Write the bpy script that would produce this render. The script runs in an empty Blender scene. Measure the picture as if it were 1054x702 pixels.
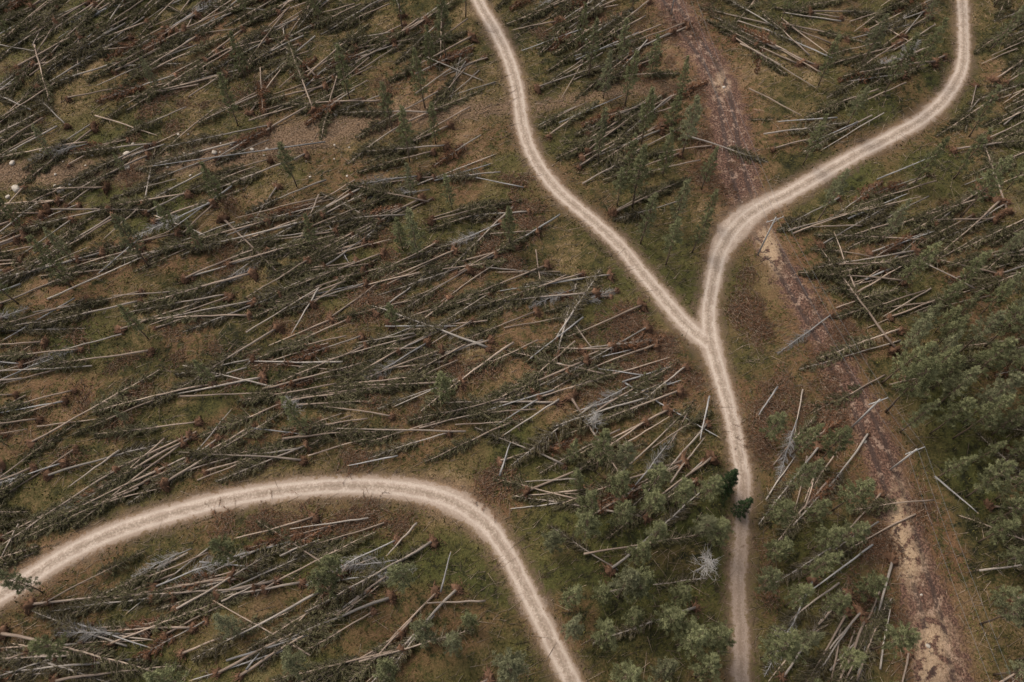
import bpy, bmesh, math, random, time
import numpy as np
from mathutils import Vector, Matrix
R = random.Random(7); N = np.random.default_rng(11)
sc = bpy.context.scene
# ---------------------------------------------------------------- camera
H = 110.0; PITCH = math.radians(62); FP = 820.0
cam = bpy.data.cameras.new("camera"); camo = bpy.data.objects.new("camera", cam)
sc.collection.objects.link(camo); sc.camera = camo
cam.lens = 28; cam.sensor_width = 36; cam.clip_end = 12000; cam.clip_start = 1
camo.location = (0, 0, H); camo.rotation_euler = (math.pi/2-PITCH, 0, 0)
cp, sp = math.cos(PITCH), math.sin(PITCH)
def G(px, py, z=0.0):   # survey-plan point -> metres on the plane z
    a = (px-527)/FP; b = (351-py)/FP
    d = (a, cp+b*sp, -sp+b*cp); t = (z-H)/d[2]
    return (d[0]*t, d[1]*t)
def P(x, y, z=0.0):
    v = z-H; dep = y*cp-v*sp; up = y*sp+v*cp
    return 527+FP*x/dep, 351-FP*up/dep
# ---------------------------------------------------------------- numpy value noise
def vnoise(x, y, s, seed):
    x = np.asarray(x, float)*s; y = np.asarray(y, float)*s
    xi = np.floor(x).astype(np.int64); yi = np.floor(y).astype(np.int64)
    fx = x-xi; fy = y-yi; fx = fx*fx*(3-2*fx); fy = fy*fy*(3-2*fy)
    def h(a, b):
        n = (a*374761393+b*668265263+seed*1442695041) & 0xffffffff
        n = ((n ^ (n >> 13))*1274126177) & 0xffffffff
        return ((n ^ (n >> 16)) & 0xffff)/65535.0
    return (h(xi,yi)*(1-fx)+h(xi+1,yi)*fx)*(1-fy)+(h(xi,yi+1)*(1-fx)+h(xi+1,yi+1)*fx)*fy
def sstep(a, b, x):
    t = np.clip((x-a)/(b-a), 0, 1); return t*t*(3-2*t)
# ---------------------------------------------------------------- road plans (x, y, full width in plan px)
RA = [(484,-60,15),(488,-15,16),(496,8,16),(508,28,17),(524,62,17),(533,95,17),(538,130,17),(550,163,18),(574,196,18),(604,222,18),(635,250,19),(660,280,19),(685,310,21),(706,334,22),(727,352,24)]
RB = [(986,-60,14),(990,-5,14),(992,40,14),(990,70,16),(975,98,17),(950,122,18),(915,142,18),(880,160,18),(845,180,20),(810,200,20),(780,215,24),(757,234,31),(742,258,24),(734,290,20),(729,325,21),(733,358,25),(742,390,21),(753,430,19),(760,465,20),(765,495,21),(764,530,18),(761,570,17),(760,610,17),(762,650,19),(763,702,20),(764,760,20)]
RC = [(-60,650,24),(-5,615,25),(30,595,25),(70,570,25),(120,547,24),(180,528,23),(240,513,22),(300,504,22),(360,500,22),(420,504,24),(465,516,28),(500,540,27),(522,570,23),(540,605,24),(560,645,24),(580,685,25),(610,745,25)]
MT = [(650,-60,30),(684,-8,30),(706,30,30),(731,66,32),(745,100,36),(752,140,40),(760,180,40),(770,212,32),(786,245,24),(805,275,26),(826,310,30),(849,350,32),(871,395,34),(895,440,36),(915,490,36),(930,540,36),(945,590,40),(960,640,50),(972,702,58),(985,760,58)]
def world_poly(pl):
    w = []
    for px, py, wd in pl:
        x, y = G(px, py); x2, _ = G(px+wd/2, py); x1, _ = G(px-wd/2, py)
        w.append((x, y, (x2-x1)/2))
    w = np.array(w); out = []
    for i in range(len(w)-1):
        p0 = w[max(i-1,0)]; p1 = w[i]; p2 = w[i+1]; p3 = w[min(i+2,len(w)-1)]
        n = max(2, int(np.hypot(*(p2-p1)[:2])/1.2))
        for k in range(n):
            t = k/n
            out.append(0.5*((2*p1)+(-p0+p2)*t+(2*p0-5*p1+4*p2-p3)*t*t+(-p0+3*p1-3*p2+p3)*t**3))
    out.append(w[-1]); out = np.array(out)
    tg = np.gradient(out[:, :2], axis=0); tg /= np.linalg.norm(tg, axis=1)[:, None]
    return out, tg
def fixw(pl,k=1.):
    o, t = world_poly(pl)
    s = np.abs(t[:, 1]); o[:, 2] *= (1.0+0.12*(1-s))*k
    return o, t
roads = {k: fixw(v,.96) for k, v in (("A", RA), ("B", RB), ("C", RC))}
mud = fixw(MT)
OLD = world_poly([(-120,200,34),(0,182,34),(80,180,36),(160,172,36),(240,158,40),(320,138,46),(400,122,34),(480,114,26),(535,110,20)])
OLD2 = world_poly([(550,112,14),(620,96,16),(690,88,16),(740,92,16)])
def sdist(x, y, polys):
    best = np.full(x.shape, 1e9); cen = np.full(x.shape, 1e9)
    for o, _ in polys:
        a = o[:-1]; b = o[1:]
        for i in range(len(a)):
            dx, dy = b[i,0]-a[i,0], b[i,1]-a[i,1]; L = dx*dx+dy*dy
            if L < 1e-9: continue
            t = np.clip(((x-a[i,0])*dx+(y-a[i,1])*dy)/L, 0, 1)
            d = np.hypot(x-a[i,0]-t*dx, y-a[i,1]-t*dy)
            s = d-(a[i,2]+t*(b[i,2]-a[i,2]))
            m = s < best; best[m] = s[m]; cen = np.where(m, d, cen)
    return best, cen
RP = list(roads.values()); MP = [mud]; OP = [OLD, OLD2]
def blobs(x, y, L):
    px, py = P(x, y); o = np.zeros(x.shape)
    for cx, cy, rx, ry, w in L:
        o = o+w*np.exp(-(((px-cx)/rx)**2+((py-cy)/ry)**2))
    return np.clip(o, 0, 1)
BARE = [(490,510,60,18,.9),(515,525,25,20,.9),(690,385,35,25,.9),(770,325,25,30,.8),(660,350,30,20,.8),(700,60,50,60,.9),(740,160,30,50,.7),(780,440,25,50,.8),(840,370,30,50,.7),
        (900,470,40,60,.6),(930,620,50,90,.6),(480,290,45,15,.8),(270,435,35,22,.9),(540,385,40,16,.8),(190,640,35,30,.8),(385,540,60,12,.7),(120,270,60,12,.6),(620,20,60,20,.6),(560,200,30,30,.6),(790,560,18,90,.6),(1010,185,25,15,.5),(270,35,60,20,.5),(120,400,80,14,.4),(330,340,60,30,.5),(420,180,60,20,.6),(500,255,40,14,.7),(60,300,50,20,.4),(430,330,40,16,.5),(310,540,60,12,.6)]
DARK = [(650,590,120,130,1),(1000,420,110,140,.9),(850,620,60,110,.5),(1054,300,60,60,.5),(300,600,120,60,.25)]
GRASS = [(985,560,30,80,.9),(1015,660,30,60,.8),(500,470,100,30,.3),(960,260,50,30,.4),(60,420,60,60,.3)]
SAND = [(790,258,13,26,1.3),(925,540,11,34,1.2),(935,580,13,20,1.2),(958,660,20,24,1.),(952,695,24,16,.9),(350,115,22,10,.6),(742,85,8,12,.6)]
def hills(x, y):
    return (vnoise(x,y,.035,1)-.5)*1.6+(vnoise(x,y,.16,2)-.5)*.5+(vnoise(x,y,.5,3)-.5)*.32+(vnoise(x,y,1.1,4)-.5)*.22
def height(x, y, rd, md):
    fl = sstep(0.6, 9, rd)*0.8+0.2*sstep(.6, 2.5, rd)
    fm = sstep(0.3, 5, md)
    return (hills(x, y)+.25)*np.minimum(fl, fm)-0.07*(1-sstep(-0.3, .4, rd))-0.09*(1-sstep(-.2, .5, md))
# ---------------------------------------------------------------- mesh helpers
class MB:
    def __init__(s): s.v=[]; s.q=[]; s.t=[]; s.qm=[]; s.tm=[]; s.c=[]; s.n=0
    def add(s, v, q=None, t=None, m=0, tint=0.5):
        v = np.asarray(v, float).reshape(-1,3); s.v.append(v)
        if q is not None: q=np.asarray(q).reshape(-1,4); s.q.append(q+s.n); s.qm.append(np.full(len(q),m))
        if t is not None: t=np.asarray(t).reshape(-1,3); s.t.append(t+s.n); s.tm.append(np.full(len(t),m))
        s.c.append(np.broadcast_to(np.asarray(tint,float),(len(v),)).copy()); s.n+=len(v)
    def tubes(s, p0, p1, r0, r1, n=4, m=0, tint=.5):
        p0=np.asarray(p0,float).reshape(-1,3); p1=np.asarray(p1,float).reshape(-1,3); K=len(p0)
        r0=np.broadcast_to(r0,(K,)); r1=np.broadcast_to(r1,(K,))
        d=p1-p0; d/=np.maximum(np.linalg.norm(d,axis=1),1e-6)[:,None]
        ref=np.where(np.abs(d[:,2:3])>.9,np.array([[1.,0,0]]),np.array([[0,0,1.]]))
        a=np.cross(d,ref); a/=np.linalg.norm(a,axis=1)[:,None]; b=np.cross(d,a)
        an=np.arange(n)*2*math.pi/n; c=np.cos(an)[None,:,None]; sn=np.sin(an)[None,:,None]
        ring=a[:,None]*c+b[:,None]*sn
        v=np.concatenate([p0[:,None]+ring*r0[:,None,None],p1[:,None]+ring*r1[:,None,None]],1).reshape(-1,3)
        i=np.arange(n); j=(i+1)%n; q=np.stack([i,j,j+n,i+n],1)[None]+(np.arange(K)*2*n)[:,None,None]
        ti=np.repeat(np.broadcast_to(tint,(K,)),2*n); s.add(v,q=q,m=m,tint=ti)
        if n==4: s.q.append(np.array([[4,5,6,7]])+(np.arange(K)*8)[:,None]+s.n-len(v)); s.qm.append(np.full(K,m))
    def chain(s, pts, rs, n=6, m=0, tint=.5):
        pts=np.asarray(pts,float); K=len(pts); d=np.gradient(pts,axis=0); d/=np.linalg.norm(d,axis=1)[:,None]
        ref=np.array([0,0,1.]) if abs(d[0,2])<.8 else np.array([1.,0,0])
        a=np.cross(d,ref); a/=np.linalg.norm(a,axis=1)[:,None]; b=np.cross(d,a)
        an=np.arange(n)*2*math.pi/n
        v=(pts[:,None]+(a[:,None]*np.cos(an)[None,:,None]+b[:,None]*np.sin(an)[None,:,None])*np.asarray(rs)[:,None,None]).reshape(-1,3)
        q=[[k*n+i,k*n+(i+1)%n,(k+1)*n+(i+1)%n,(k+1)*n+i] for k in range(K-1) for i in range(n)]
        if np.ndim(tint): tint=np.repeat(tint,n)
        s.add(v,q=q,m=m,tint=tint)
        e=(K-1)*n; s.t.append(np.array([[e,e+i,e+i+1] for i in range(1,n-1)]+[[0,i+1,i] for i in range(1,n-1)])+s.n-len(v)); s.tm.append(np.full(2*(n-2),m))
    def blades(s, o, d, L, W, m=1, tint=.5):
        o=np.asarray(o,float); K=len(o); d=d/np.maximum(np.linalg.norm(d,axis=1),1e-6)[:,None]
        rv=N.normal(size=(K,3)); sd=np.cross(d,rv); sd/=np.maximum(np.linalg.norm(sd,axis=1),1e-6)[:,None]
        L=np.broadcast_to(L,(K,))[:,None]; W=np.broadcast_to(W,(K,))[:,None]
        v=np.stack([o-sd*W*.5,o+sd*W*.5,o+d*L],1).reshape(-1,3)
        s.add(v,t=np.arange(3*K).reshape(-1,3),m=m,tint=np.repeat(np.broadcast_to(tint,(K,)),3))
    def mesh(s, name, mats, smooth=False):
        me=bpy.data.meshes.new(name); v=np.concatenate(s.v)
        q=np.concatenate(s.q) if s.q else np.zeros((0,4),int); t=np.concatenate(s.t) if s.t else np.zeros((0,3),int)
        me.vertices.add(len(v)); me.vertices.foreach_set("co",v.astype(np.float32).ravel())
        lp=np.concatenate([q.ravel(),t.ravel()]).astype(np.int32)
        me.loops.add(len(lp)); me.loops.foreach_set("vertex_index",lp)
        st=np.concatenate([np.arange(len(q))*4,len(q)*4+np.arange(len(t))*3]).astype(np.int32)
        me.polygons.add(len(st)); me.polygons.foreach_set("loop_start",st)
        mi=np.concatenate([np.concatenate(s.qm) if s.qm else np.zeros(0),np.concatenate(s.tm) if s.tm else np.zeros(0)]).astype(np.int32)
        for m in mats: me.materials.append(m)
        me.polygons.foreach_set("material_index",mi)
        if smooth: me.polygons.foreach_set("use_smooth",np.ones(len(st),bool))
        at=me.attributes.new("tint","FLOAT","POINT"); at.data.foreach_set("value",np.concatenate(s.c).astype(np.float32))
        me.update(calc_edges=True); me.validate(); return me
def obj(name, me, loc=(0,0,0), rot=(0,0,0), scale=(1,1,1)):
    o=bpy.data.objects.new(name,me); sc.collection.objects.link(o)
    o.location=loc; o.rotation_euler=rot; o.scale=scale; return o
# ---------------------------------------------------------------- materials
def newmat(name):
    m=bpy.data.materials.new(name); m.use_nodes=True; nt=m.node_tree
    b=nt.nodes["Principled BSDF"]; b.inputs["Roughness"].default_value=.9; b.inputs["Specular IOR Level"].default_value=.15
    return m,nt,b
class NT:
    def __init__(s,nt): s.nt=nt
    def n(s,t,**k):
        x=s.nt.nodes.new(t)
        for a,b in k.items(): setattr(x,a,b)
        return x
    def put(s,sock,v):
        if hasattr(v,"is_linked"): s.nt.links.new(v,sock)
        else: sock.default_value=v if not isinstance(v,tuple) or len(v)!=3 or sock.type!='RGBA' else (*v,1)
    def math(s,op,a,b=0.0,clamp=False):
        x=s.n("ShaderNodeMath",operation=op); x.use_clamp=clamp; s.put(x.inputs[0],a); s.put(x.inputs[1],b); return x.outputs[0]
    def mix(s,f,a,b,bt='MIX'):
        x=s.n("ShaderNodeMix",data_type='RGBA',blend_type=bt); s.put(x.inputs[0],f); s.put(x.inputs[6],a); s.put(x.inputs[7],b); return x.outputs[2]
    def rng(s,v,a,b,c=0.,d=1.,smooth=True):
        x=s.n("ShaderNodeMapRange"); x.interpolation_type='SMOOTHSTEP' if smooth else 'LINEAR'
        s.put(x.inputs[0],v)
        for i,k in enumerate((a,b,c,d)): x.inputs[i+1].default_value=k
        return x.outputs[0]
    def noise(s,co,sc_,det=4,rough=.6,dist=0):
        x=s.n("ShaderNodeTexNoise"); x.noise_dimensions='2D'; s.put(x.inputs["Vector"],co); x.inputs["Scale"].default_value=sc_; x.inputs["Detail"].default_value=det
        x.inputs["Roughness"].default_value=rough; x.inputs["Distortion"].default_value=dist; return x.outputs[0]
    def attr(s,nm): return s.n("ShaderNodeAttribute",attribute_name=nm).outputs["Fac"]
gm,nt,bs=newmat("forest_ground"); T=NT(nt)
co=T.n("ShaderNodeNewGeometry").outputs["Position"]
n0=T.attr("pa"); n1=T.attr("pb"); n2=T.noise(co,.7,4,.7); n3=T.noise(co,3.2,3,.75); n4=T.noise(co,9,2,.8)
dirt=T.attr("dirt"); dark=T.attr("dark"); gr=T.attr("grass"); sand=T.attr("sand"); rd=T.attr("rd"); rc=T.attr("rc"); md=T.attr("md"); mc=T.attr("mc"); od=T.attr("od")
v=T.math('ADD',T.math('MULTIPLY',n1,.50),T.math('MULTIPLY',n2,.50)); v=T.math('ADD',v,T.math('MULTIPLY',n3,.38)); v=T.math('SUBTRACT',v,.118)
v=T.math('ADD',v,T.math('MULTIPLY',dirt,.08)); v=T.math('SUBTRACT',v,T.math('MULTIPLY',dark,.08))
r=T.n("ShaderNodeValToRGB"); T.put(r.inputs[0],v)
for p,c in ((.38,(.018,.018,.008)),(.47,(.040,.037,.014)),(.55,(.072,.060,.021)),(.63,(.115,.080,.034)),(.72,(.185,.125,.06)),(.82,(.31,.22,.125))):
    e=r.color_ramp.elements
    if p==.38: e[0].position=p; e[0].color=(*c,1)
    elif p==.82: e[-1].position=p; e[-1].color=(*c,1)
    else: k=e.new(p); k.color=(*c,1)
col=r.outputs[0]
moss=T.math('MULTIPLY',T.rng(T.math('ADD',n0,T.math('MULTIPLY',gr,.35)),.40,.66),T.rng(n2,.36,.58))
col=T.mix(T.math('MULTIPLY',moss,.6),col,(.073,.078,.021))
rust=T.math('MULTIPLY',dirt,T.rng(n2,.36,.56)); col=T.mix(T.math('MULTIPLY',rust,.75),col,T.mix(n3,(.08,.040,.022),(.24,.12,.068)))
of=T.rng(T.math('ADD',od,T.math('MULTIPLY',T.math('SUBTRACT',n2,.5),8.0)),1.6,-1.8)
col=T.mix(T.math('MULTIPLY',of,.85),col,T.mix(T.rng(n3,.38,.62),(.09,.052,.03),(.26,.17,.11)))
mf=T.rng(T.math('ADD',md,T.math('MULTIPLY',T.math('SUBTRACT',n2,.5),7.0)),1.1,-.7)
rut=T.rng(T.math('ABSOLUTE',T.math('SUBTRACT',T.math('ADD',mc,T.math('MULTIPLY',n2,.9)),1.6)),.15,.6)
mcol=T.mix(T.rng(n3,.38,.65),(.065,.036,.026),(.21,.118,.082)); mcol=T.mix(rut,T.mix(n3,(.035,.023,.019),(.11,.066,.05)),mcol)
mcol=T.mix(T.rng(T.math('ADD',n2,T.math('MULTIPLY',n3,.35)),.72,.82),mcol,(.30,.20,.145))
mcol=T.mix(T.math('MULTIPLY',sand,T.rng(n2,.40,.52)),mcol,T.mix(n3,(.3,.19,.11),(.55,.40,.26)))
col=T.mix(mf,col,mcol)
nr=T.math('ADD',T.math('MULTIPLY',T.math('SUBTRACT',n2,.5),2.0),T.math('MULTIPLY',T.math('SUBTRACT',n3,.5),1.6))
sh=T.rng(T.math('ADD',rd,T.math('MULTIPLY',nr,1.6)),1.7,.0); col=T.mix(T.math('MULTIPLY',sh,.75),col,T.mix(n3,(.085,.052,.03),(.27,.18,.12)))
rf=T.rng(T.math('ADD',rd,nr),.15,-.4)
br=T.attr("brown")
base=T.mix(T.rng(n3,.3,.7),(.32,.245,.19),(.48,.385,.31)); base=T.mix(T.rng(n2,.38,.62),T.mix(.5,base,(.23,.165,.12)),base)
wt=T.rng(T.math('ABSOLUTE',T.math('SUBTRACT',T.math('ADD',rc,T.math('MULTIPLY',T.math('SUBTRACT',n2,.5),.5)),.8)),.38,.08); base=T.mix(T.math('MULTIPLY',wt,.45),base,(.56,.465,.385))
cs=T.rng(T.math('ADD',rc,T.math('MULTIPLY',T.math('SUBTRACT',n3,.5),.9)),.38,.02); base=T.mix(T.math('MULTIPLY',cs,.5),base,(.19,.145,.10))
ed=T.rng(T.math('ADD',rd,T.math('MULTIPLY',T.math('SUBTRACT',n3,.5),.8)),-.75,-.1); base=T.mix(T.math('MULTIPLY',ed,.5),base,(.23,.165,.115))
base=T.mix(T.math('MULTIPLY',br,.5),base,(.17,.115,.085))
base=T.mix(T.rng(n4,.56,.72),base,(.20,.15,.11))
col=T.mix(rf,col,base)
col=T.mix(.5,col,T.mix(n4,(.1,.1,.1),(1,1,1)),'OVERLAY')
nt.links.new(col,bs.inputs["Base Color"])
bp=T.n("ShaderNodeBump"); bp.inputs["Distance"].default_value=.35; T.put(bp.inputs["Strength"],T.rng(rd,.3,-.3,.9,.18)); T.put(bp.inputs["Height"],n3); nt.links.new(bp.outputs[0],bs.inputs["Normal"])
wet=T.math('MULTIPLY',mf,T.rng(rut,1,0)); T.put(bs.inputs["Roughness"],T.rng(wet,0,1,.92,.4))

def vegmat(name,c0,c1,c2=None,orand=.35):
    m,nt,b=newmat(name); T=NT(nt); t=T.attr("tint"); oi=T.n("ShaderNodeObjectInfo").outputs["Random"]
    nt.nodes.remove(b); b=nt.nodes.new("ShaderNodeBsdfDiffuse"); nt.links.new(b.outputs[0],nt.nodes["Material Output"].inputs[0])
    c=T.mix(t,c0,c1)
    if c2: c=T.mix(T.math('MULTIPLY',T.rng(oi,.45,1.),.75),c,T.mix(t,tuple(k*.55 for k in c2),c2))
    c=T.mix(T.math('MULTIPLY',T.math('FRACT',T.math('MULTIPLY',oi,7.31)),orand),c,(.0,.0,.0))
    nt.links.new(c,b.inputs[0]); return m
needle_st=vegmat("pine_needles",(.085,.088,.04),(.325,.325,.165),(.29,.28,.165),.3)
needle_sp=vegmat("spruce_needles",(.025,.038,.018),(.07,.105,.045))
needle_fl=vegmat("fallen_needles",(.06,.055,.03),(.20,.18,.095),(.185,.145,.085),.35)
rusty=vegmat("dead_brown_needles",(.08,.046,.028),(.27,.135,.075),None,.3)
bark=vegmat("pine_bark",(.19,.14,.11),(.50,.385,.29),(.44,.40,.35),.4)
barkst=vegmat("standing_bark",(.10,.075,.055),(.28,.20,.14),None,.2)
greyw=vegmat("dead_grey_wood",(.16,.15,.14),(.44,.41,.38),None,.4)
soil=vegmat("root_soil",(.07,.043,.028),(.26,.145,.09),None,.4)
fresh=vegmat("fresh_wood",(.35,.25,.15),(.5,.38,.25),None,.2)
litm=vegmat("twig_litter",(.08,.058,.041),(.42,.32,.235),None,0)
herb=vegmat("undergrowth",(.028,.030,.010),(.135,.116,.04),None,0)
stonem=vegmat("boulder_stone",(.32,.27,.22),(.55,.48,.40),None,.2)
polem=vegmat("pole_wood",(.3,.27,.24),(.55,.52,.48),None,.1)
cabm=vegmat("cable_metal",(.16,.16,.16),(.2,.2,.2),None,0)
# ---------------------------------------------------------------- ground sheet
def axis(a,b,st,far):
    c=list(np.arange(a,b+1e-6,st)); s=st; lo=[];x=a
    while x>-far: s*=1.35; x-=s; lo.append(x)
    s=st;x=b;hi=[]
    while x<far: s*=1.35; x+=s; hi.append(x)
    return np.array(lo[::-1]+c+hi)
xs=axis(-130,130,.5,5000); ys=axis(-15,165,.5,5000)
def attrs(me,x,y,rd,rc,md,mc,od):
    px,py=P(x,y); inr=(y>-60)&(y<400)
    def A(n,v): me.attributes.new(n,"FLOAT","POINT").data.foreach_set("value",np.asarray(v,np.float32))
    A("rd",np.clip(rd,-6,20)); A("rc",np.clip(rc,0,20)); A("md",np.clip(md,-6,20)); A("mc",np.clip(mc,0,20)); A("od",np.clip(od,-6,20))
    A("pa",.5+(vnoise(x,y,.045,61)-.5)*.6+(vnoise(x,y,.12,62)-.5)*.4); A("pb",.5+((vnoise(x,y,.12,63)-.5)*.45+(vnoise(x,y,.3,64)-.5)*.3+(vnoise(x,y,.7,65)-.5)*.25)*.9)
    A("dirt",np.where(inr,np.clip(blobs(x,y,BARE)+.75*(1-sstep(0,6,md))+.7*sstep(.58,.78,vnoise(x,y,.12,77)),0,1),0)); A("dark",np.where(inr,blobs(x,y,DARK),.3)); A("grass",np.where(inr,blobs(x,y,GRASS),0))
    A("sand",np.where(inr,blobs(x,y,SAND),0)); A("brown",np.where(inr,sstep(470,520,py)*(px>660),0))
X,Y=np.meshgrid(xs,ys); x=X.ravel(); y=Y.ravel()
rdv,rcv=sdist(x,y,RP); mdv,mcv=sdist(x,y,MP); odv,_=sdist(x,y,OP)
Z=height(x,y,rdv,mdv)
nx,ny=len(xs),len(ys); idx=np.arange(nx*ny).reshape(ny,nx)
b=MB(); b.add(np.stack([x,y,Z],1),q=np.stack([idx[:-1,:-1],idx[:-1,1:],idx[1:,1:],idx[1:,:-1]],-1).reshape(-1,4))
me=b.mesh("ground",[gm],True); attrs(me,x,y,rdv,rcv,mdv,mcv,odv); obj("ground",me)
ZG=Z.reshape(ny,nx); RG=rdv.reshape(ny,nx); MG=mdv.reshape(ny,nx); OG=odv.reshape(ny,nx)
def samp(Gd,px,py):
    px=np.atleast_1d(px); py=np.atleast_1d(py)
    i=np.clip(np.searchsorted(xs,px)-1,0,nx-2); j=np.clip(np.searchsorted(ys,py)-1,0,ny-2)
    fx=np.clip((px-xs[i])/(xs[i+1]-xs[i]),0,1); fy=np.clip((py-ys[j])/(ys[j+1]-ys[j]),0,1)
    return (Gd[j,i]*(1-fx)+Gd[j,i+1]*fx)*(1-fy)+(Gd[j+1,i]*(1-fx)+Gd[j+1,i+1]*fx)*fy
gz=lambda x,y: samp(ZG,x,y)
# ---------------------------------------------------------------- roads
def strip(name,pt,lift,k,prof):
    o,t=pt; seg=np.r_[0,np.cumsum(np.hypot(*np.diff(o[:,:2],axis=0).T))]; s=np.arange(0,seg[-1],.6)
    cx=np.interp(s,seg,o[:,0]); cy=np.interp(s,seg,o[:,1]); hw=np.interp(s,seg,o[:,2])
    g=np.gradient(np.stack([cx,cy],1),axis=0); g/=np.linalg.norm(g,axis=1)[:,None]
    M=25; u=np.linspace(-1,1,M); W=(hw+k)[:,None]*u[None]
    x=(cx[:,None]-g[:,1:2]*W).ravel(); y=(cy[:,None]+g[:,0:1]*W).ravel()
    rd,rc=sdist(x,y,RP); mdd,mcc=sdist(x,y,MP); odd,_=sdist(x,y,OP)
    z=lift+prof(x,y,rd,rc,mdd,mcc)
    id_=np.arange(len(s)*M).reshape(-1,M); b=MB()
    b.add(np.stack([x,y,z],1),q=np.stack([id_[:-1,1:],id_[:-1,:-1],id_[1:,:-1],id_[1:,1:]],-1).reshape(-1,4))
    me=b.mesh(name,[gm],True); attrs(me,x,y,rd,rc,mdd,mcc,odd); obj(name,me)
def pr(x,y,rd,rc,md,mc): return .07*(1-sstep(-1.1,.5,rd))-.03*np.exp(-((rc-.8)/.25)**2)*(rd<-.3)
def pm(x,y,rd,rc,md,mc): return (vnoise(x,y,1.2,9)*.25+.03-.10*np.exp(-((mc-1.25)/.35)**2))*(1-sstep(-.9,.2,md))*sstep(-.2,1.2,rd)-.04*(1-sstep(-.2,.6,rd))
strip("mud_track",mud,.006,.75,pm)
strip("gravel_road",roads["B"],.022,.6,pr); strip("gravel_road",roads["A"],.016,.6,pr); strip("gravel_road",roads["C"],.016,.6,pr)
# ---------------------------------------------------------------- tree generators
def pine(seed,h,cs,rmax,dens=1.0,mat=1,spruce=False,whs=.55):
    r=np.random.default_rng(seed); b=MB()
    zz=np.linspace(0,h,9); ox=np.cumsum(r.normal(0,.05,9)); oy=np.cumsum(r.normal(0,.05,9))
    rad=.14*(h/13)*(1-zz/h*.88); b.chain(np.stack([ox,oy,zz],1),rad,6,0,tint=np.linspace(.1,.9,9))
    z=cs*h; BO=[];BD=[];BL=[];BT=[];t0=[];t1=[];tr=[]
    while z<h-.15:
        f=(z-cs*h)/(h*(1-cs))
        prof=(1-f)**.9*1.0 if spruce else (math.sin(min(1,f*1.9+.35)*math.pi/2)*(1-f**1.5)+.10)
        nb=r.integers(4,7)
        a0=r.uniform(0,6.28)
        for k in range(nb):
            if r.random()<.16: continue
            L=rmax*prof*r.uniform(.45,1.35)+.15; a=a0+k*6.28/nb+r.normal(0,.25)
            el=(-.25 if spruce else .05+.75*f)+r.normal(0,.12)
            d=np.array([math.cos(a)*math.cos(el),math.sin(a)*math.cos(el),math.sin(el)])
            o=np.array([np.interp(z,zz,ox),np.interp(z,zz,oy),z+r.normal(0,.1)])
            t0.append(o);t1.append(o+d*L*.92);tr.append(.02+.012*L)
            sd=np.array([-math.sin(a),math.cos(a),0])
            nc=max(3,int(L*(7 if not spruce else 6)*dens))
            ss=r.uniform(.3,1.0,nc)**.8
            cc=o+d*(L*ss)[:,None]+sd*(r.uniform(-1,1,nc)*.32*L*(1.15-ss))[:,None]+np.array([0,0,1])*(r.normal(0,.08,nc)+.12*ss*L*(0 if spruce else 1))[:,None]
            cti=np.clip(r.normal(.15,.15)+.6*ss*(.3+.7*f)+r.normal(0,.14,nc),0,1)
            nbd=12
            O=np.repeat(cc,nbd,0)+r.normal(0,.07,(nc*nbd,3)); D=r.normal(0,1,(nc*nbd,3))+d*.9+np.array([0,0,.35 if not spruce else -.2])
            BO.append(O);BD.append(D);BL.append(r.uniform(.16,.36,nc*nbd));BT.append(np.repeat(cti,nbd)+r.normal(0,.08,nc*nbd))
        z+=whs*r.uniform(.7,1.3)*(1-.35*f)
    for _ in range(10):
        z=r.uniform(.1,max(cs,.15))*h; a=r.uniform(0,6.28); o=np.array([0,0,z]); t0.append(o);t1.append(o+np.array([math.cos(a),math.sin(a),r.uniform(-.2,.2)])*r.uniform(.4,1.1));tr.append(.02)
    b.tubes(t0,t1,np.array(tr),.008,3,0,.45)
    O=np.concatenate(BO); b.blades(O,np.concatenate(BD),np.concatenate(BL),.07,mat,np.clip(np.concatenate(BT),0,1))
    return b
def rootplate(b,r,R0,mi=2):
    n=14; ey,ez=r.uniform(.6,1.1),r.uniform(.6,1.05); tx=r.uniform(-.35,.35)
    rings=[]
    for k,(fx,fr) in enumerate(((.55,.2),(.25,.55),(-.05,.95),(-.4,.8),(-.6,.35))):
        a=np.arange(n)*2*math.pi/n; rr=R0*fr*(1+r.normal(0,.24,n))
        yy=np.cos(a)*rr*ey
        rings.append(np.stack([np.full(n,fx)+r.normal(0,.13,n)+tx*yy,yy,np.maximum(np.sin(a)*rr*ez,-.55)],1))
    v=np.concatenate(rings); q=[[k*n+i,k*n+(i+1)%n,(k+1)*n+(i+1)%n,(k+1)*n+i] for k in range(4) for i in range(n)]
    b.add(v,q=q,m=mi,tint=r.uniform(0,.9,len(v)))
    e=4*n; b.t.append(np.array([[e,e+i,e+i+1] for i in range(1,n-1)])+b.n-len(v)); b.tm.append(np.full(n-2,mi))
    a=r.uniform(-.3,3.5,26); rr=R0*r.uniform(.6,1.7,26)
    p0=np.stack([r.uniform(-.25,.1,26),np.cos(a)*R0*.4,np.sin(a)*R0*.4],1); p1=np.stack([r.uniform(-1.2,.6,26),np.cos(a)*rr*ey,np.maximum(np.sin(a)*rr*ez,-.45)],1)
    b.tubes(p0,p1,.06,.012,4,mi,.8)
    m=80; p=np.stack([r.normal(-.5,.8,m),r.normal(0,.8,m),np.full(m,-.25)+r.uniform(0,.35,m)],1); b.blades(p,r.normal(0,1,(m,3))+[0,0,.5],r.uniform(.15,.4,m),.22,mi,r.uniform(0,.7,m))
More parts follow.
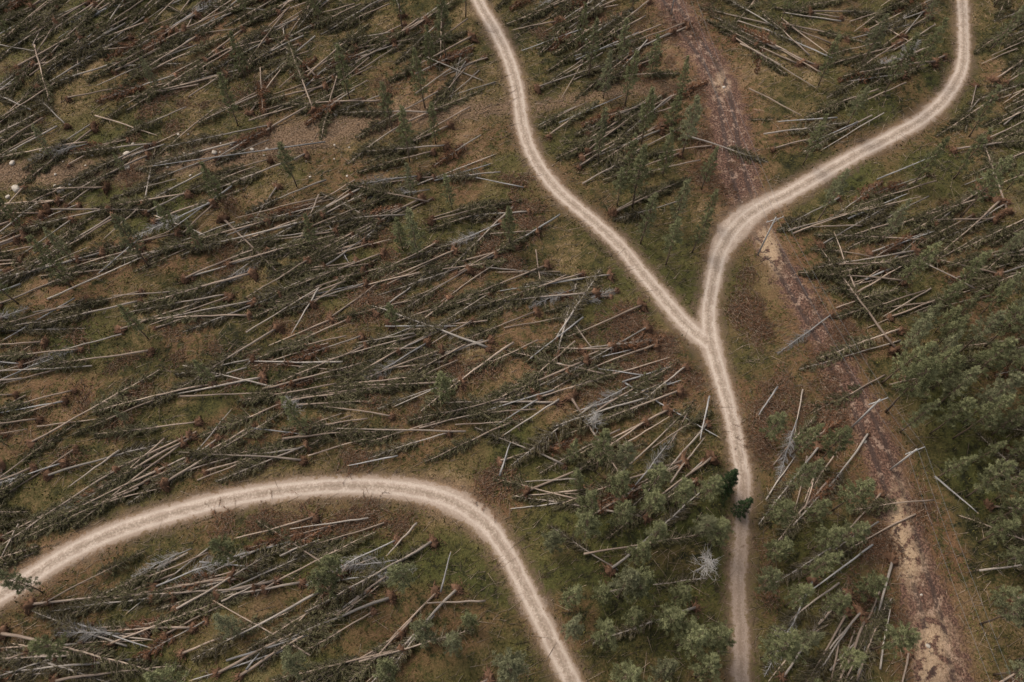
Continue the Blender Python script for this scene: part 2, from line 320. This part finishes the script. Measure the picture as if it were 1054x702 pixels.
def fallen(seed,h,cs,W,root=True,dead=False,bend=.3):
    r=np.random.default_rng(seed); b=MB(); K=10
    xx=np.linspace(0,h,K); yy=np.cumsum(r.normal(0,.06,K))+bend*r.normal()*(xx/h)**2; z0=.45
    zz=z0+.22*np.sin(xx/h*3.0)+r.normal(0,.02,K)-.2*(xx/h)
    rad=.145*(h/15)*(1-xx/h*.75); b.chain(np.stack([xx,yy,zz],1),rad,6,0,tint=np.clip(np.linspace(.3,1,K)+r.normal(0,.15,K),0,1))
    BO=[];BD=[];BL=[];BT=[];t0=[];t1=[];tr=[]
    x=cs*h
    while x<h-.1:
        f=(x-cs*h)/(h*(1-cs)); pr_=(math.sin(min(1,f*1.8+.25)*math.pi/2)*(1-f**1.6)+.12)
        nb=r.integers(4,6)
        for k in range(nb):
            L=W*pr_*r.uniform(.35,1.45)+.2; a=r.uniform(0,6.28)
            fw=r.uniform(.4,1.3); d=np.array([fw,math.cos(a),math.sin(a)*(.4 if math.sin(a)>0 else .3)]); d/=np.linalg.norm(d)
            o=np.array([x+r.normal(0,.05),np.interp(x,xx,yy),np.interp(x,xx,zz)])
            t0.append(o); e_=o+d*L*.95; e_[2]=max(e_[2],.05); t1.append(e_); tr.append(.018+.01*L)
            sd=np.cross(d,[0,0,1.]); sd/=max(np.linalg.norm(sd),.01)
            if dead:
                for q in range(4):
                    s_=r.uniform(.2,.9); p=o+d*L*s_; t0.append(p); t1.append(p+(d+sd*r.uniform(-1,1)+r.normal(0,.3,3))*L*.35); tr.append(.015)
                continue
            nc=max(2,int(L*5.2)); ss=r.uniform(.15,1,nc)
            cc=o+d*(L*ss)[:,None]+sd*(r.uniform(-1,1,nc)*.24*L*(1.1-ss))[:,None]; cc[:,2]+=r.normal(-.1,.08,nc)
            cti=np.clip(r.normal(.42,.22)+r.normal(0,.18,nc)+.3*(cc[:,2]-.3),0,1); nbd=6
            O=np.repeat(cc,nbd,0)+r.normal(0,.07,(nc*nbd,3)); O[:,2]=np.maximum(O[:,2],.03)
            D=r.normal(0,.5,(nc*nbd,3))+d*1.0
            BO.append(O);BD.append(D);BL.append(r.uniform(.2,.46,nc*nbd));BT.append(np.repeat(cti,nbd)+r.normal(0,.09,nc*nbd))
        x+=.39*r.uniform(.6,1.4)
    for _ in range(18):
        x=r.uniform(.12,cs+.1)*h; a=r.uniform(0,6.28); o=np.array([x,np.interp(x,xx,yy),z0]); t0.append(o)
        e_=o+np.array([.5,math.cos(a),math.sin(a)*.6])*r.uniform(.3,1.4); e_[2]=max(e_[2],.04); t1.append(e_);tr.append(.022)
    b.tubes(t0,t1,np.array(tr),.007,3,0,.7)
    if BO: b.blades(np.concatenate(BO),np.concatenate(BD),np.concatenate(BL),.09,1,np.clip(np.concatenate(BT),0,1))
    if root: rootplate(b,r,r.uniform(.65,1.25))
    return b
F=[]
for i in range(12):
    h=[18,16,19.5,15,17.5,20,16.5,14,18.5,17,15.5,19][i]; cs=[.44,.54,.38,.36,.58,.45,.33,.45,.62,.5,.3,.42][i]
    F.append((h,fallen(50+i,h,cs,[1.45,1.2,1.55,1.35,1.15,1.4,1.5,1.25,1.1,1.3,1.5,1.25][i],root=i%3!=1).mesh("fallen_pine_%d"%i,[bark,needle_fl,soil])))
FR=[(14,fallen(70,14,.4,1.3,True).mesh("fallen_brown_pine",[bark,rusty,soil])),(12,fallen(71,12,.3,1.2,False).mesh("fallen_brown_pine_b",[bark,rusty,soil]))]
FD=[(14,fallen(80,14,.35,1.3,True,True).mesh("fallen_dead_tree",[greyw,greyw,soil])),(10,fallen(81,10,.2,1.4,False,True).mesh("fallen_dead_tree_b",[greyw,greyw,soil]))]
LG=[]
for i in range(6):
    r=np.random.default_rng(90+i); b=MB(); K=9; xx=np.linspace(0,10,K); yy=np.cumsum(r.normal(0,.06,K)); zz=.38+r.normal(0,.02,K)
    b.chain(np.stack([xx,yy,zz],1),np.linspace(.14,.07,K),6,0,tint=np.clip(np.linspace(.4,1,K)+r.normal(0,.15,K),0,1))
    n=22; s0=r.uniform(1.5,9.8,n); a=r.uniform(0,6.28,n); o=np.stack([s0,np.interp(s0,xx,yy),np.full(n,.38)],1)
    e_=o+np.stack([r.uniform(.1,.4,n),np.cos(a)*.5,np.sin(a)*.3],1)*r.uniform(.4,2.2,n)[:,None]; b.tubes(o,e_,.025,.008,3,0,.5)
    a=np.arange(7)*.9; b.tubes(np.stack([np.full(7,9.95),yy[-1]+.05*np.cos(a),.38+.05*np.sin(a)],1),np.stack([10+r.uniform(.15,.5,7),yy[-1]+.08*np.cos(a),.38+.08*np.sin(a)],1),.03,.006,3,1,.6)
    if i%3==0: rootplate(b,r,.8)
    LG.append(b.mesh("fallen_log_%d"%i,[bark if i!=4 else greyw,fresh,soil]))
# ---------------------------------------------------------------- where the trees fell
ANG=[(60,40,38),(250,40,33),(400,60,30),(100,130,14),(260,140,18),(60,250,22),(200,230,25),(350,230,22),(60,380,4),(180,330,14),(320,330,22),(330,400,8),(450,440,10),(450,330,25),(530,400,24),(560,280,18),(590,340,18),
     (80,480,30),(200,470,25),(130,600,20),(250,560,18),(330,620,28),(440,590,50),(100,660,-8),(600,80,30),(640,110,32),(600,200,25),(660,430,28),(690,370,28),(790,70,-38),(780,140,-25),(850,110,28),(940,60,28),(880,230,30),(970,200,28),(900,300,22),(860,260,-20),
     (1030,120,25),(820,500,60),(850,590,35),(900,660,70),(700,470,50),(600,550,-20),(970,500,-40),(820,350,35)]
AN=np.array(ANG,float)
def angat(px,py):
    w=1/(((AN[:,0]-px)**2+(AN[:,1]-py)**2)+400)**1.5; return float((AN[:,2]*w).sum()/w.sum())
def wdir(px,py,deg):
    a=math.radians(deg); x0,y0=G(px,py); x1,y1=G(px+20*math.cos(a),py-20*math.sin(a)); return math.atan2(y1-y0,x1-x0)
THIN=[(650,600,100,130,.9),(1010,430,90,160,.85),(860,620,70,100,.45),(700,180,40,90,.35),(270,425,45,24,.85),(480,290,45,16,.85),(540,380,35,14,.7),(560,480,60,25,.6),(200,640,50,30,.5),(260,35,45,16,.6),(450,475,80,16,.7),(120,405,70,18,.7),(1000,600,70,120,.8),(700,30,25,60,.5),(130,290,60,14,.7),(40,440,50,16,.6),(480,560,30,40,.6),(960,270,40,20,.5),(330,345,50,16,.6),(60,210,60,12,.6),(230,215,50,12,.5),(380,300,40,14,.5)]
def place_fallen(x,y,th,h,me,name,minr=.7,minm=0.2,force=False,sx=1.,s=1.,zoff=None):
    L=h*sx; k=np.linspace(0,L,9); xx=x+np.cos(th)*k; yy=y+np.sin(th)*k
    if not force:
        rr=samp(RG,xx,yy)
        if rr.min()<minr or rr[0]<1.9: return False
        if samp(MG,xx,yy).min()<minm and R.random()<.88: return False
    z=gz(xx,yy); sl=(z[-3:].mean()-z[:3].mean())/(L*.7); z0=z[:3].mean()
    zo=R.uniform(-.12,.35) if zoff is None else zoff
    o=obj(name,me,(x,y,z0+zo),(0,0,0),(sx,s*R.choice((-1,1)),s))
    o.rotation_euler=(R.uniform(-.12,.12),-math.atan(sl)+R.uniform(-.01,.02)*(1 if zo<.1 else 2),th); return True
cnt=0; tries=0
while cnt<1380 and tries<16000:
    tries+=1
    x=R.uniform(-120,120); y=R.uniform(-3,158); px,py=P(x,y)
    if not(-80<px<1140 and -70<py<745): continue
    d=1-min(1,float(blobs(np.array([x]),np.array([y]),THIN)[0]))
    st=float(vnoise(x*.9+y*.35,(y*.94-x*.34)*2.8,.055,21))*.5+float(vnoise(x*.9+y*.35,(y*.94-x*.34)*2.4,.12,22))*.5
    d*=.10+1.1*float(sstep(.37,.58,st))
    if samp(OG,x,y)[0]<.5: d*=.25
    if R.random()>d: continue
    sg=9 if R.random()<.88 else 40
    a=angat(px,py)+R.gauss(0,sg)
    if R.random()<.7: a+=180
    th=wdir(px,py,a); q=R.random(); s=R.uniform(.72,1.08)
    if q<.76:
        h,m=R.choice(F); nm="fallen_pine_tree"
    elif q<.82: h,m=R.choice(FR); nm="fallen_pine_tree"
    elif q<.84: h,m=R.choice(FD); nm="fallen_dead_tree"
    else: h,m=10,R.choice(LG); nm="fallen_log"; s=R.uniform(.7,1.6)
    bx=x-math.cos(th)*h*s/2; by=y-math.sin(th)*h*s/2
    if place_fallen(bx,by,th,h*1.0,m,nm,sx=s,s=R.uniform(.85,1.15)*min(1.05,s+.1)): cnt+=1
LGN=[LG[k] for k in (1,2,4,5)]
for a in [(100,124,160,143),(335,148,160,178),(97,378,0,384),(80,310,8,352),(385,388,285,377),(480,447,345,444),(430,540,398,572),(125,465,72,500),(70,638,155,666),(310,462,240,470),(428,348,370,354),(455,612,465,570),
          (515,492,526,458),(245,597,172,606),(690,500,726,455),(640,461,686,430),(825,526,838,475),(905,690,917,630),(960,492,1002,530),(800,672,850,646),(330,205,310,245),(20,290,95,262),(200,300,120,305),
          (330,300,300,345),(255,345,330,300),(40,440,115,430),(410,470,360,480),(600,330,545,375),(560,410,510,440),(575,415,520,452),(570,405,500,425),(880,130,835,150),(930,90,880,112),(900,190,960,165),(890,290,950,262),(870,230,930,205),(760,50,800,75),(775,60,835,98),(770,95,820,128),
          (590,60,655,40),(575,130,640,100),(150,215,110,250),(380,60,330,95),(150,20,95,60),(60,90,0,130),(270,100,215,128),(640,395,690,378),(650,408,700,392),(730,410,720,455),(800,400,780,430),(300,560,240,575),(380,535,300,548),(290,575,330,560),(230,620,275,600),(350,640,400,600),(500,620,440,625),(255,690,275,665),(20,540,5,575),(110,520,170,505),(480,360,430,385),(600,375,650,360)]:
    x0,y0=G(a[0],a[1]); x1,y1=G(a[2],a[3]); L=math.hypot(x1-x0,y1-y0)
    place_fallen(x0,y0,math.atan2(y1-y0,x1-x0),10,R.choice(LGN),"fallen_log",force=True,sx=L/10,s=R.uniform(.9,1.2),zoff=R.uniform(.1,.5))
for (px,py,dg,k) in [(410,578,190,1),(345,600,10,0),(590,300,200,1)]:
    x,y=G(px,py); h,m=FD[k]; place_fallen(x,y,wdir(px,py,dg),h,m,"fallen_dead_tree",sx=.8,zoff=.1)
# ---------------------------------------------------------------- standing trees
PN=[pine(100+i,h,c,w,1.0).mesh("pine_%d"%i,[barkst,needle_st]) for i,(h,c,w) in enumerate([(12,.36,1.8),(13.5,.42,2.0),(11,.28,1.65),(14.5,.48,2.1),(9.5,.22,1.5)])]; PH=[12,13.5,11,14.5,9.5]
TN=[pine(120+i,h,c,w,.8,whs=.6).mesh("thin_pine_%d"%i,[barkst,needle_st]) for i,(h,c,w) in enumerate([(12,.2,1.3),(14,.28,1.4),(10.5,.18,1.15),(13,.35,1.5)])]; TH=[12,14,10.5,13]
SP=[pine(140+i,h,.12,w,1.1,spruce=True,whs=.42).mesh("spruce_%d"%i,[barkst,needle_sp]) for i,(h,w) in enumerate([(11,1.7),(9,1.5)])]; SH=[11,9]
db=MB(); r=np.random.default_rng(5)
db.chain([[0,0,0],[.1,0,3],[.05,.1,6],[0,0,9],[0.1,0,11]],[.2,.15,.11,.06,.02],7,0,.8)
t0=[];t1=[]
for k in range(48):
    z=r.uniform(3.5,10.8); a=r.uniform(0,6.28); L=(11.6-z)*.28+.5; o=np.array([.05,.05,z]); d=np.array([math.cos(a),math.sin(a),r.uniform(0,.6)]); t0.append(o);t1.append(o+d*L)
    for q in range(5):
        s_=r.uniform(.25,.95); p=o+d*L*s_; t0.append(p);t1.append(p+(d*.6+r.normal(0,.6,3))*L*.4)
db.tubes(t0,t1,.035,.012,3,0,1.); DT=db.mesh("dead_tree",[greyw])
placed=[]
def stand(px,py,kind='p',i=None,s=None,check=True,spacing=0):
    L,HH,nm={'p':(PN,PH,"pine_tree"),'t':(TN,TH,"pine_tree"),'s':(SP,SH,"spruce_tree"),'d':([DT],[11],"dead_tree")}[kind]
    i=R.randrange(len(L)) if i is None else i; s=s or R.uniform(.72,1.15)
    x,y=G(px,py,HH[i]*s*.66)
    if check and (samp(RG,x,y)[0]<1.2 or samp(MG,x,y)[0]<.3): return
    if check and spacing and py<440 and samp(RG,x,y+4)[0]<.8: return
    if spacing and any((x-a)**2+(y-b)**2<spacing**2 for a,b in placed): return
    placed.append((x,y))
    obj(nm,L[i],(x,y,float(gz(x,y)[0])-.08),(R.gauss(0,.03),R.gauss(0,.03),R.uniform(0,6.28)),(s*R.uniform(.88,1.12),s*R.uniform(.88,1.12),s))
for a in [(230,565),(330,600),(438,650),(415,592),(300,682),(525,690),(482,636),(48,663),(15,600),(465,660),(395,692),(570,555),(555,588),(605,520),(605,545),(580,640),(455,395),(340,585)]: stand(*a,'p')
for a in [(742,548),(735,500),(725,540),(705,505),(738,655),(700,610),(712,655),(690,635),(645,600),(660,570),(625,655),(683,690),(655,635),(640,530),(668,515),(618,465),(622,610),(730,690),(660,600)]: stand(*a,'p',s=R.uniform(.8,1.08))
for a in [(768,517),(752,492)]: stand(*a,'s',s=.85,check=False)
stand(728,577,'d',s=.9); stand(612,430,'d',s=.6); stand(302,425,'t',s=1.1); stand(300,418,'d',s=.6)
for a in [(295,165),(415,130),(445,120),(455,20),(440,42),(350,62),(625,70),(650,70),(600,20),(690,150),(703,200),(660,172),(722,232),(930,60),(900,40),(960,160),(855,60),(525,225),(410,235),(425,235),(60,250),(45,265),(215,185),(130,242),(240,50),(620,130),(825,160),(1040,20),(432,70),(695,240),(1020,110),(640,185),(610,40),(230,95)]: stand(*a,'t')
def inpoly(x,y,p):
    c=False; j=len(p)-1
    for i in range(len(p)):
        if (p[i][1]>y)!=(p[j][1]>y) and x<(p[j][0]-p[i][0])*(y-p[i][1])/(p[j][1]-p[i][1])+p[i][0]: c=not c
        j=i
    return c
for poly,spc,kinds,tr in [([(590,460),(640,440),(700,490),(750,500),(752,560),(748,770),(560,770),(560,640),(600,590)],3.5,'ppptt',320),
    ([(780,430),(860,420),(885,480),(905,580),(930,640),(940,770),(775,770),(775,560)],3.9,'pppt',320),
    ([(905,370),(950,330),(1000,270),(1070,210),(1160,180),(1160,520),(1000,490),(940,440)],3.2,'pptt',650),
    ([(1025,510),(1160,500),(1160,760),(1075,760),(1045,640)],3.4,'pppt',320),
    ([(645,30),(700,60),(735,110),(740,250),(660,260),(620,120)],5.5,'t',90),
    ([(840,-60),(1160,-60),(1160,180),(960,200),(1000,100)],7,'t',80),
    ([(390,90),(460,90),(465,260),(400,260)],6,'t',36),([(-60,220),(210,190),(200,260),(-60,310)],7,'t',40),
    ([(790,100),(960,20),(960,190),(820,260)],10,'t',30),([(-90,-60),(1100,-60),(1000,20),(0,40)],12,'t',70),([(420,560),(620,600),(560,770),(-50,770),(200,640)],8,'ppt',40),([(900,180),(1054,130),(1054,280),(940,330)],6.5,'t',50),
    ([(-60,-60),(500,-60),(560,160),(640,300),(600,430),(-60,500)],13,'t',110)]:
    xa=[p[0] for p in poly]; ya=[p[1] for p in poly]
    for _ in range(tr):
        px=R.uniform(min(xa),max(xa)); py=R.uniform(min(ya),max(ya))
        if inpoly(px,py,poly): stand(px,py,R.choice(kinds),spacing=spc,s=R.uniform(.45,.95) if spc==13 else None)
# ---------------------------------------------------------------- slash piles, litter, undergrowth, stones
SLP=[]
for i in range(4):
    r=np.random.default_rng(200+i); b=MB(); n=130
    p=r.normal(0,1,(n,3))*[1.5,1.0,0]; p[:,2]=r.uniform(.05,.55,n)*np.exp(-(p[:,0]**2+p[:,1]**2)/5); a=r.normal(.3,.8,n)
    d=np.stack([np.cos(a),np.sin(a),r.normal(0,.12,n)],1)*r.uniform(.4,1.6,n)[:,None]; e_=p+d; e_[:,2]=np.maximum(e_[:,2],.04); p[:,2]=np.maximum(p[:,2],.05)
    b.tubes(p,e_,.028,.01,3,0,r.uniform(.1,.8,n))
    m=1200; k=r.integers(0,n,m); o=p[k]+(e_[k]-p[k])*r.uniform(.2,1,m)[:,None]+r.normal(0,.08,(m,3)); o[:,2]=np.maximum(o[:,2],.03)
    b.blades(o,(e_-p)[k]+r.normal(0,.5,(m,3)),r.uniform(.12,.34,m),.09,1,np.clip(r.normal(.5,.25,m),0,1)); SLP.append(b.mesh("slash_pile_%d"%i,[litm,rusty]))
spots=[]
for cx,cy,rx,ry,n in [(390,530,60,9,14),(690,385,28,20,20),(790,440,16,30,16),(770,315,16,25,12),(510,500,30,8,8),(640,325,25,12,12),(500,265,35,15,12),(535,200,15,30,9),(560,215,15,20,6),(855,340,25,40,12),(700,50,30,50,14),(735,150,25,50,10),(620,20,50,15,8),(780,580,12,60,8),(900,600,30,60,12),(840,420,25,30,10),(400,300,60,30,14),(650,400,30,20,12),(300,540,50,10,10),(200,350,150,80,26),(300,480,150,10,12),(200,100,160,60,24),(640,360,25,15,8),(450,380,100,50,16)]:
    for _ in range(n): spots.append((R.gauss(cx,rx*.7),R.gauss(cy,ry*.7)))
for px,py in spots:
    x,y=G(px,py)
    if samp(RG,x,y)[0]<2.2: continue
    s=R.uniform(.5,1.0); obj("slash_pile",R.choice(SLP),(x,y,float(gz(x,y)[0])),(0,0,R.uniform(0,6.28)),(s*1.2,s,s))
def scatter(n,ymax=158):
    x=N.uniform(-118,118,n); y=N.uniform(-3,ymax,n); px,py=P(x,y); k=(px>-80)&(px<1140)&(py<745)&(py>-60)
    x=x[k];y=y[k]; k=(samp(RG,x,y)>.35); return x[k],y[k]
x,y=scatter(44000); cl=vnoise(x,y,.09,31)*.6+vnoise(x,y,.3,32)*.4; k=cl>.40+N.uniform(-.15,.1,len(x)); x=x[k];y=y[k]; n=len(x)
a=np.where(N.random(n)<.6,N.normal(.45,.35,n),N.uniform(0,6.28,n)); L=N.uniform(.3,2.3,n)**1.3; z=gz(x,y)+.05
x2=x+np.cos(a)*L; y2=y+np.sin(a)*L; z2=gz(x2,y2)+.05+N.uniform(0,.25,n)
b=MB(); b.tubes(np.stack([x,y,z],1),np.stack([x2,y2,z2],1),N.uniform(.018,.05,n),.01,3,0,np.clip(N.normal(.45,.3,n),0,1)); obj("branch_litter",b.mesh("branch_litter",[litm]))
x,y=scatter(230000); cl=vnoise(x,y,.25,41)*.5+vnoise(x,y,.9,42)*.5; dm=samp(MG,x,y)>.3; k=(cl>.40+N.uniform(-.12,.12,len(x)))&dm&(samp(OG,x,y)>N.uniform(-3,1,len(x))); x=x[k];y=y[k]; cl=cl[k]; n=len(x)
b=MB(); b.blades(np.stack([x,y,gz(x,y)-.02],1),np.stack([N.normal(0,1,n),N.normal(0,1,n),N.uniform(.1,1,n)],1),N.uniform(.2,.6,n),N.uniform(.12,.3,n),0,np.clip((cl-.4)*1.6+N.normal(.25,.3,n),0,1)); obj("undergrowth",b.mesh("undergrowth",[herb]))
ST=[]
for i in range(3):
    r=np.random.default_rng(300+i); bm=bmesh.new(); bmesh.ops.create_icosphere(bm,subdivisions=2,radius=1)
    v=np.array([p.co[:] for p in bm.verts]); f=np.array([[q.index for q in p.verts] for p in bm.faces]); bm.free()
    v=v*(1+.3*(vnoise(v[:,0]*2+v[:,2],v[:,1]*2,1.,50+i)-.5))[:,None]; v=np.sign(v)*np.minimum(np.abs(v),.78)*[1,.8,.65]
    b=MB(); b.add(v,t=f,m=0,tint=r.uniform(.2,.9,len(v))); ST.append(b.mesh("boulder_%d"%i,[stonem]))
for px,py,s in [(20,198,.95),(16,172,.6),(65,200,.8),(133,176,.65),(133,162,.7),(222,160,.55),(345,116,.6),(357,112,.5),(260,155,.45),(240,150,.5),(10,205,.5),(75,193,.45),(745,90,.4),(955,665,.4),(935,575,.35),(890,455,.4)]+[(R.gauss(200,140),R.gauss(165,12),R.uniform(.12,.35)) for _ in range(50)]+[(R.uniform(740,970),0,R.uniform(.12,.3)) for _ in range(30)]:
    if py==0: py=np.interp(px,[740,770,849,915,970],[100,212,350,490,700])+R.gauss(0,14)
    x,y=G(px,py)
    if samp(RG,x,y)[0]<.5: continue
    obj("boulder",R.choice(ST),(x,y,float(gz(x,y)[0])+s*.25),(0,0,R.uniform(0,6)),(s,s,s))
# ---------------------------------------------------------------- power line
def pole(top,h,az):
    x,y=G(top[0],top[1],h); g=float(gz(x,y)[0]); b=MB()
    b.chain([[0,0,-.3],[0,0,h*.5],[0,0,h+.3]],[.15,.13,.11],8,0,.5)
    c,s=math.cos(az),math.sin(az); b.tubes([[-1.5*c,-1.5*s,h-.25]],[[1.5*c,1.5*s,h-.25]],.07,.07,4,0,.8)
    for k in (-1.35,0,1.35): b.tubes([[k*c,k*s,h-.2 if k else h+.25]],[[k*c,k*s,h+.15 if k else h+.55]],.06,.04,6,0,1.)
    b.tubes([[-.9*c,-.9*s,h-.3]],[[0,0,h-1.2]],.04,.04,4,0,.3); b.tubes([[.9*c,.9*s,h-.3]],[[0,0,h-1.2]],.04,.04,4,0,.3)
    obj("utility_pole",b.mesh("utility_pole",[polem]),(x,y,g)); return [(x+k*c,y+k*s,g+h+.15+(.4 if k==0 else 0)) for k in (-1.35,0,1.35)]
az=math.radians(20)
tops=[pole((700,-30),10,az),pole((798,225),10,az),pole((905,412),10,az),pole((943,463),8.5,az),pole((1063,780),10,math.radians(10))]
b=MB()
for A_,B_ in zip(tops[:-1],tops[1:]):
    for p,q in zip(A_,B_):
        p=np.array(p);q=np.array(q); L=np.linalg.norm(q-p); t=np.linspace(0,1,14)[:,None]; pts=p+(q-p)*t; pts[:,2]-=(4*t*(1-t))[:,0]*min(1.2,L*.02)
        b.chain(pts,np.full(14,.016),4,0,.5)
obj("power_line_cable",b.mesh("power_line_cable",[cabm]))
# ---------------------------------------------------------------- light
w=bpy.data.worlds.new("World"); sc.world=w; w.use_nodes=True; wn=w.node_tree
sky=wn.nodes.new("ShaderNodeTexSky"); sky.sky_type='NISHITA'; sky.sun_disc=False; sky.sun_elevation=math.radians(52); sky.sun_rotation=math.radians(-50); sky.air_density=1.0; sky.dust_density=5; sky.ozone_density=.3
hs=wn.nodes.new("ShaderNodeHueSaturation"); hs.inputs["Saturation"].default_value=.4; hs.inputs["Value"].default_value=1.2
bg=wn.nodes["Background"]; bg.inputs[1].default_value=.15; wn.links.new(sky.outputs[0],hs.inputs["Color"]); wn.links.new(hs.outputs[0],bg.inputs[0])
sl=bpy.data.lights.new("sun","SUN"); sl.energy=1.5; sl.angle=math.radians(25); sl.color=(1,.92,.80); so=bpy.data.objects.new("sun",sl); sc.collection.objects.link(so)
az=math.radians(-50); el=math.radians(52); dv=Vector((math.sin(az)*math.cos(el),math.cos(az)*math.cos(el),math.sin(el))); so.rotation_euler=dv.to_track_quat('Z','Y').to_euler()
sc.view_settings.view_transform='Standard'; sc.view_settings.look='None'; sc.view_settings.exposure=0
print("fallen",cnt,"tries",tries,"standing",len(placed))
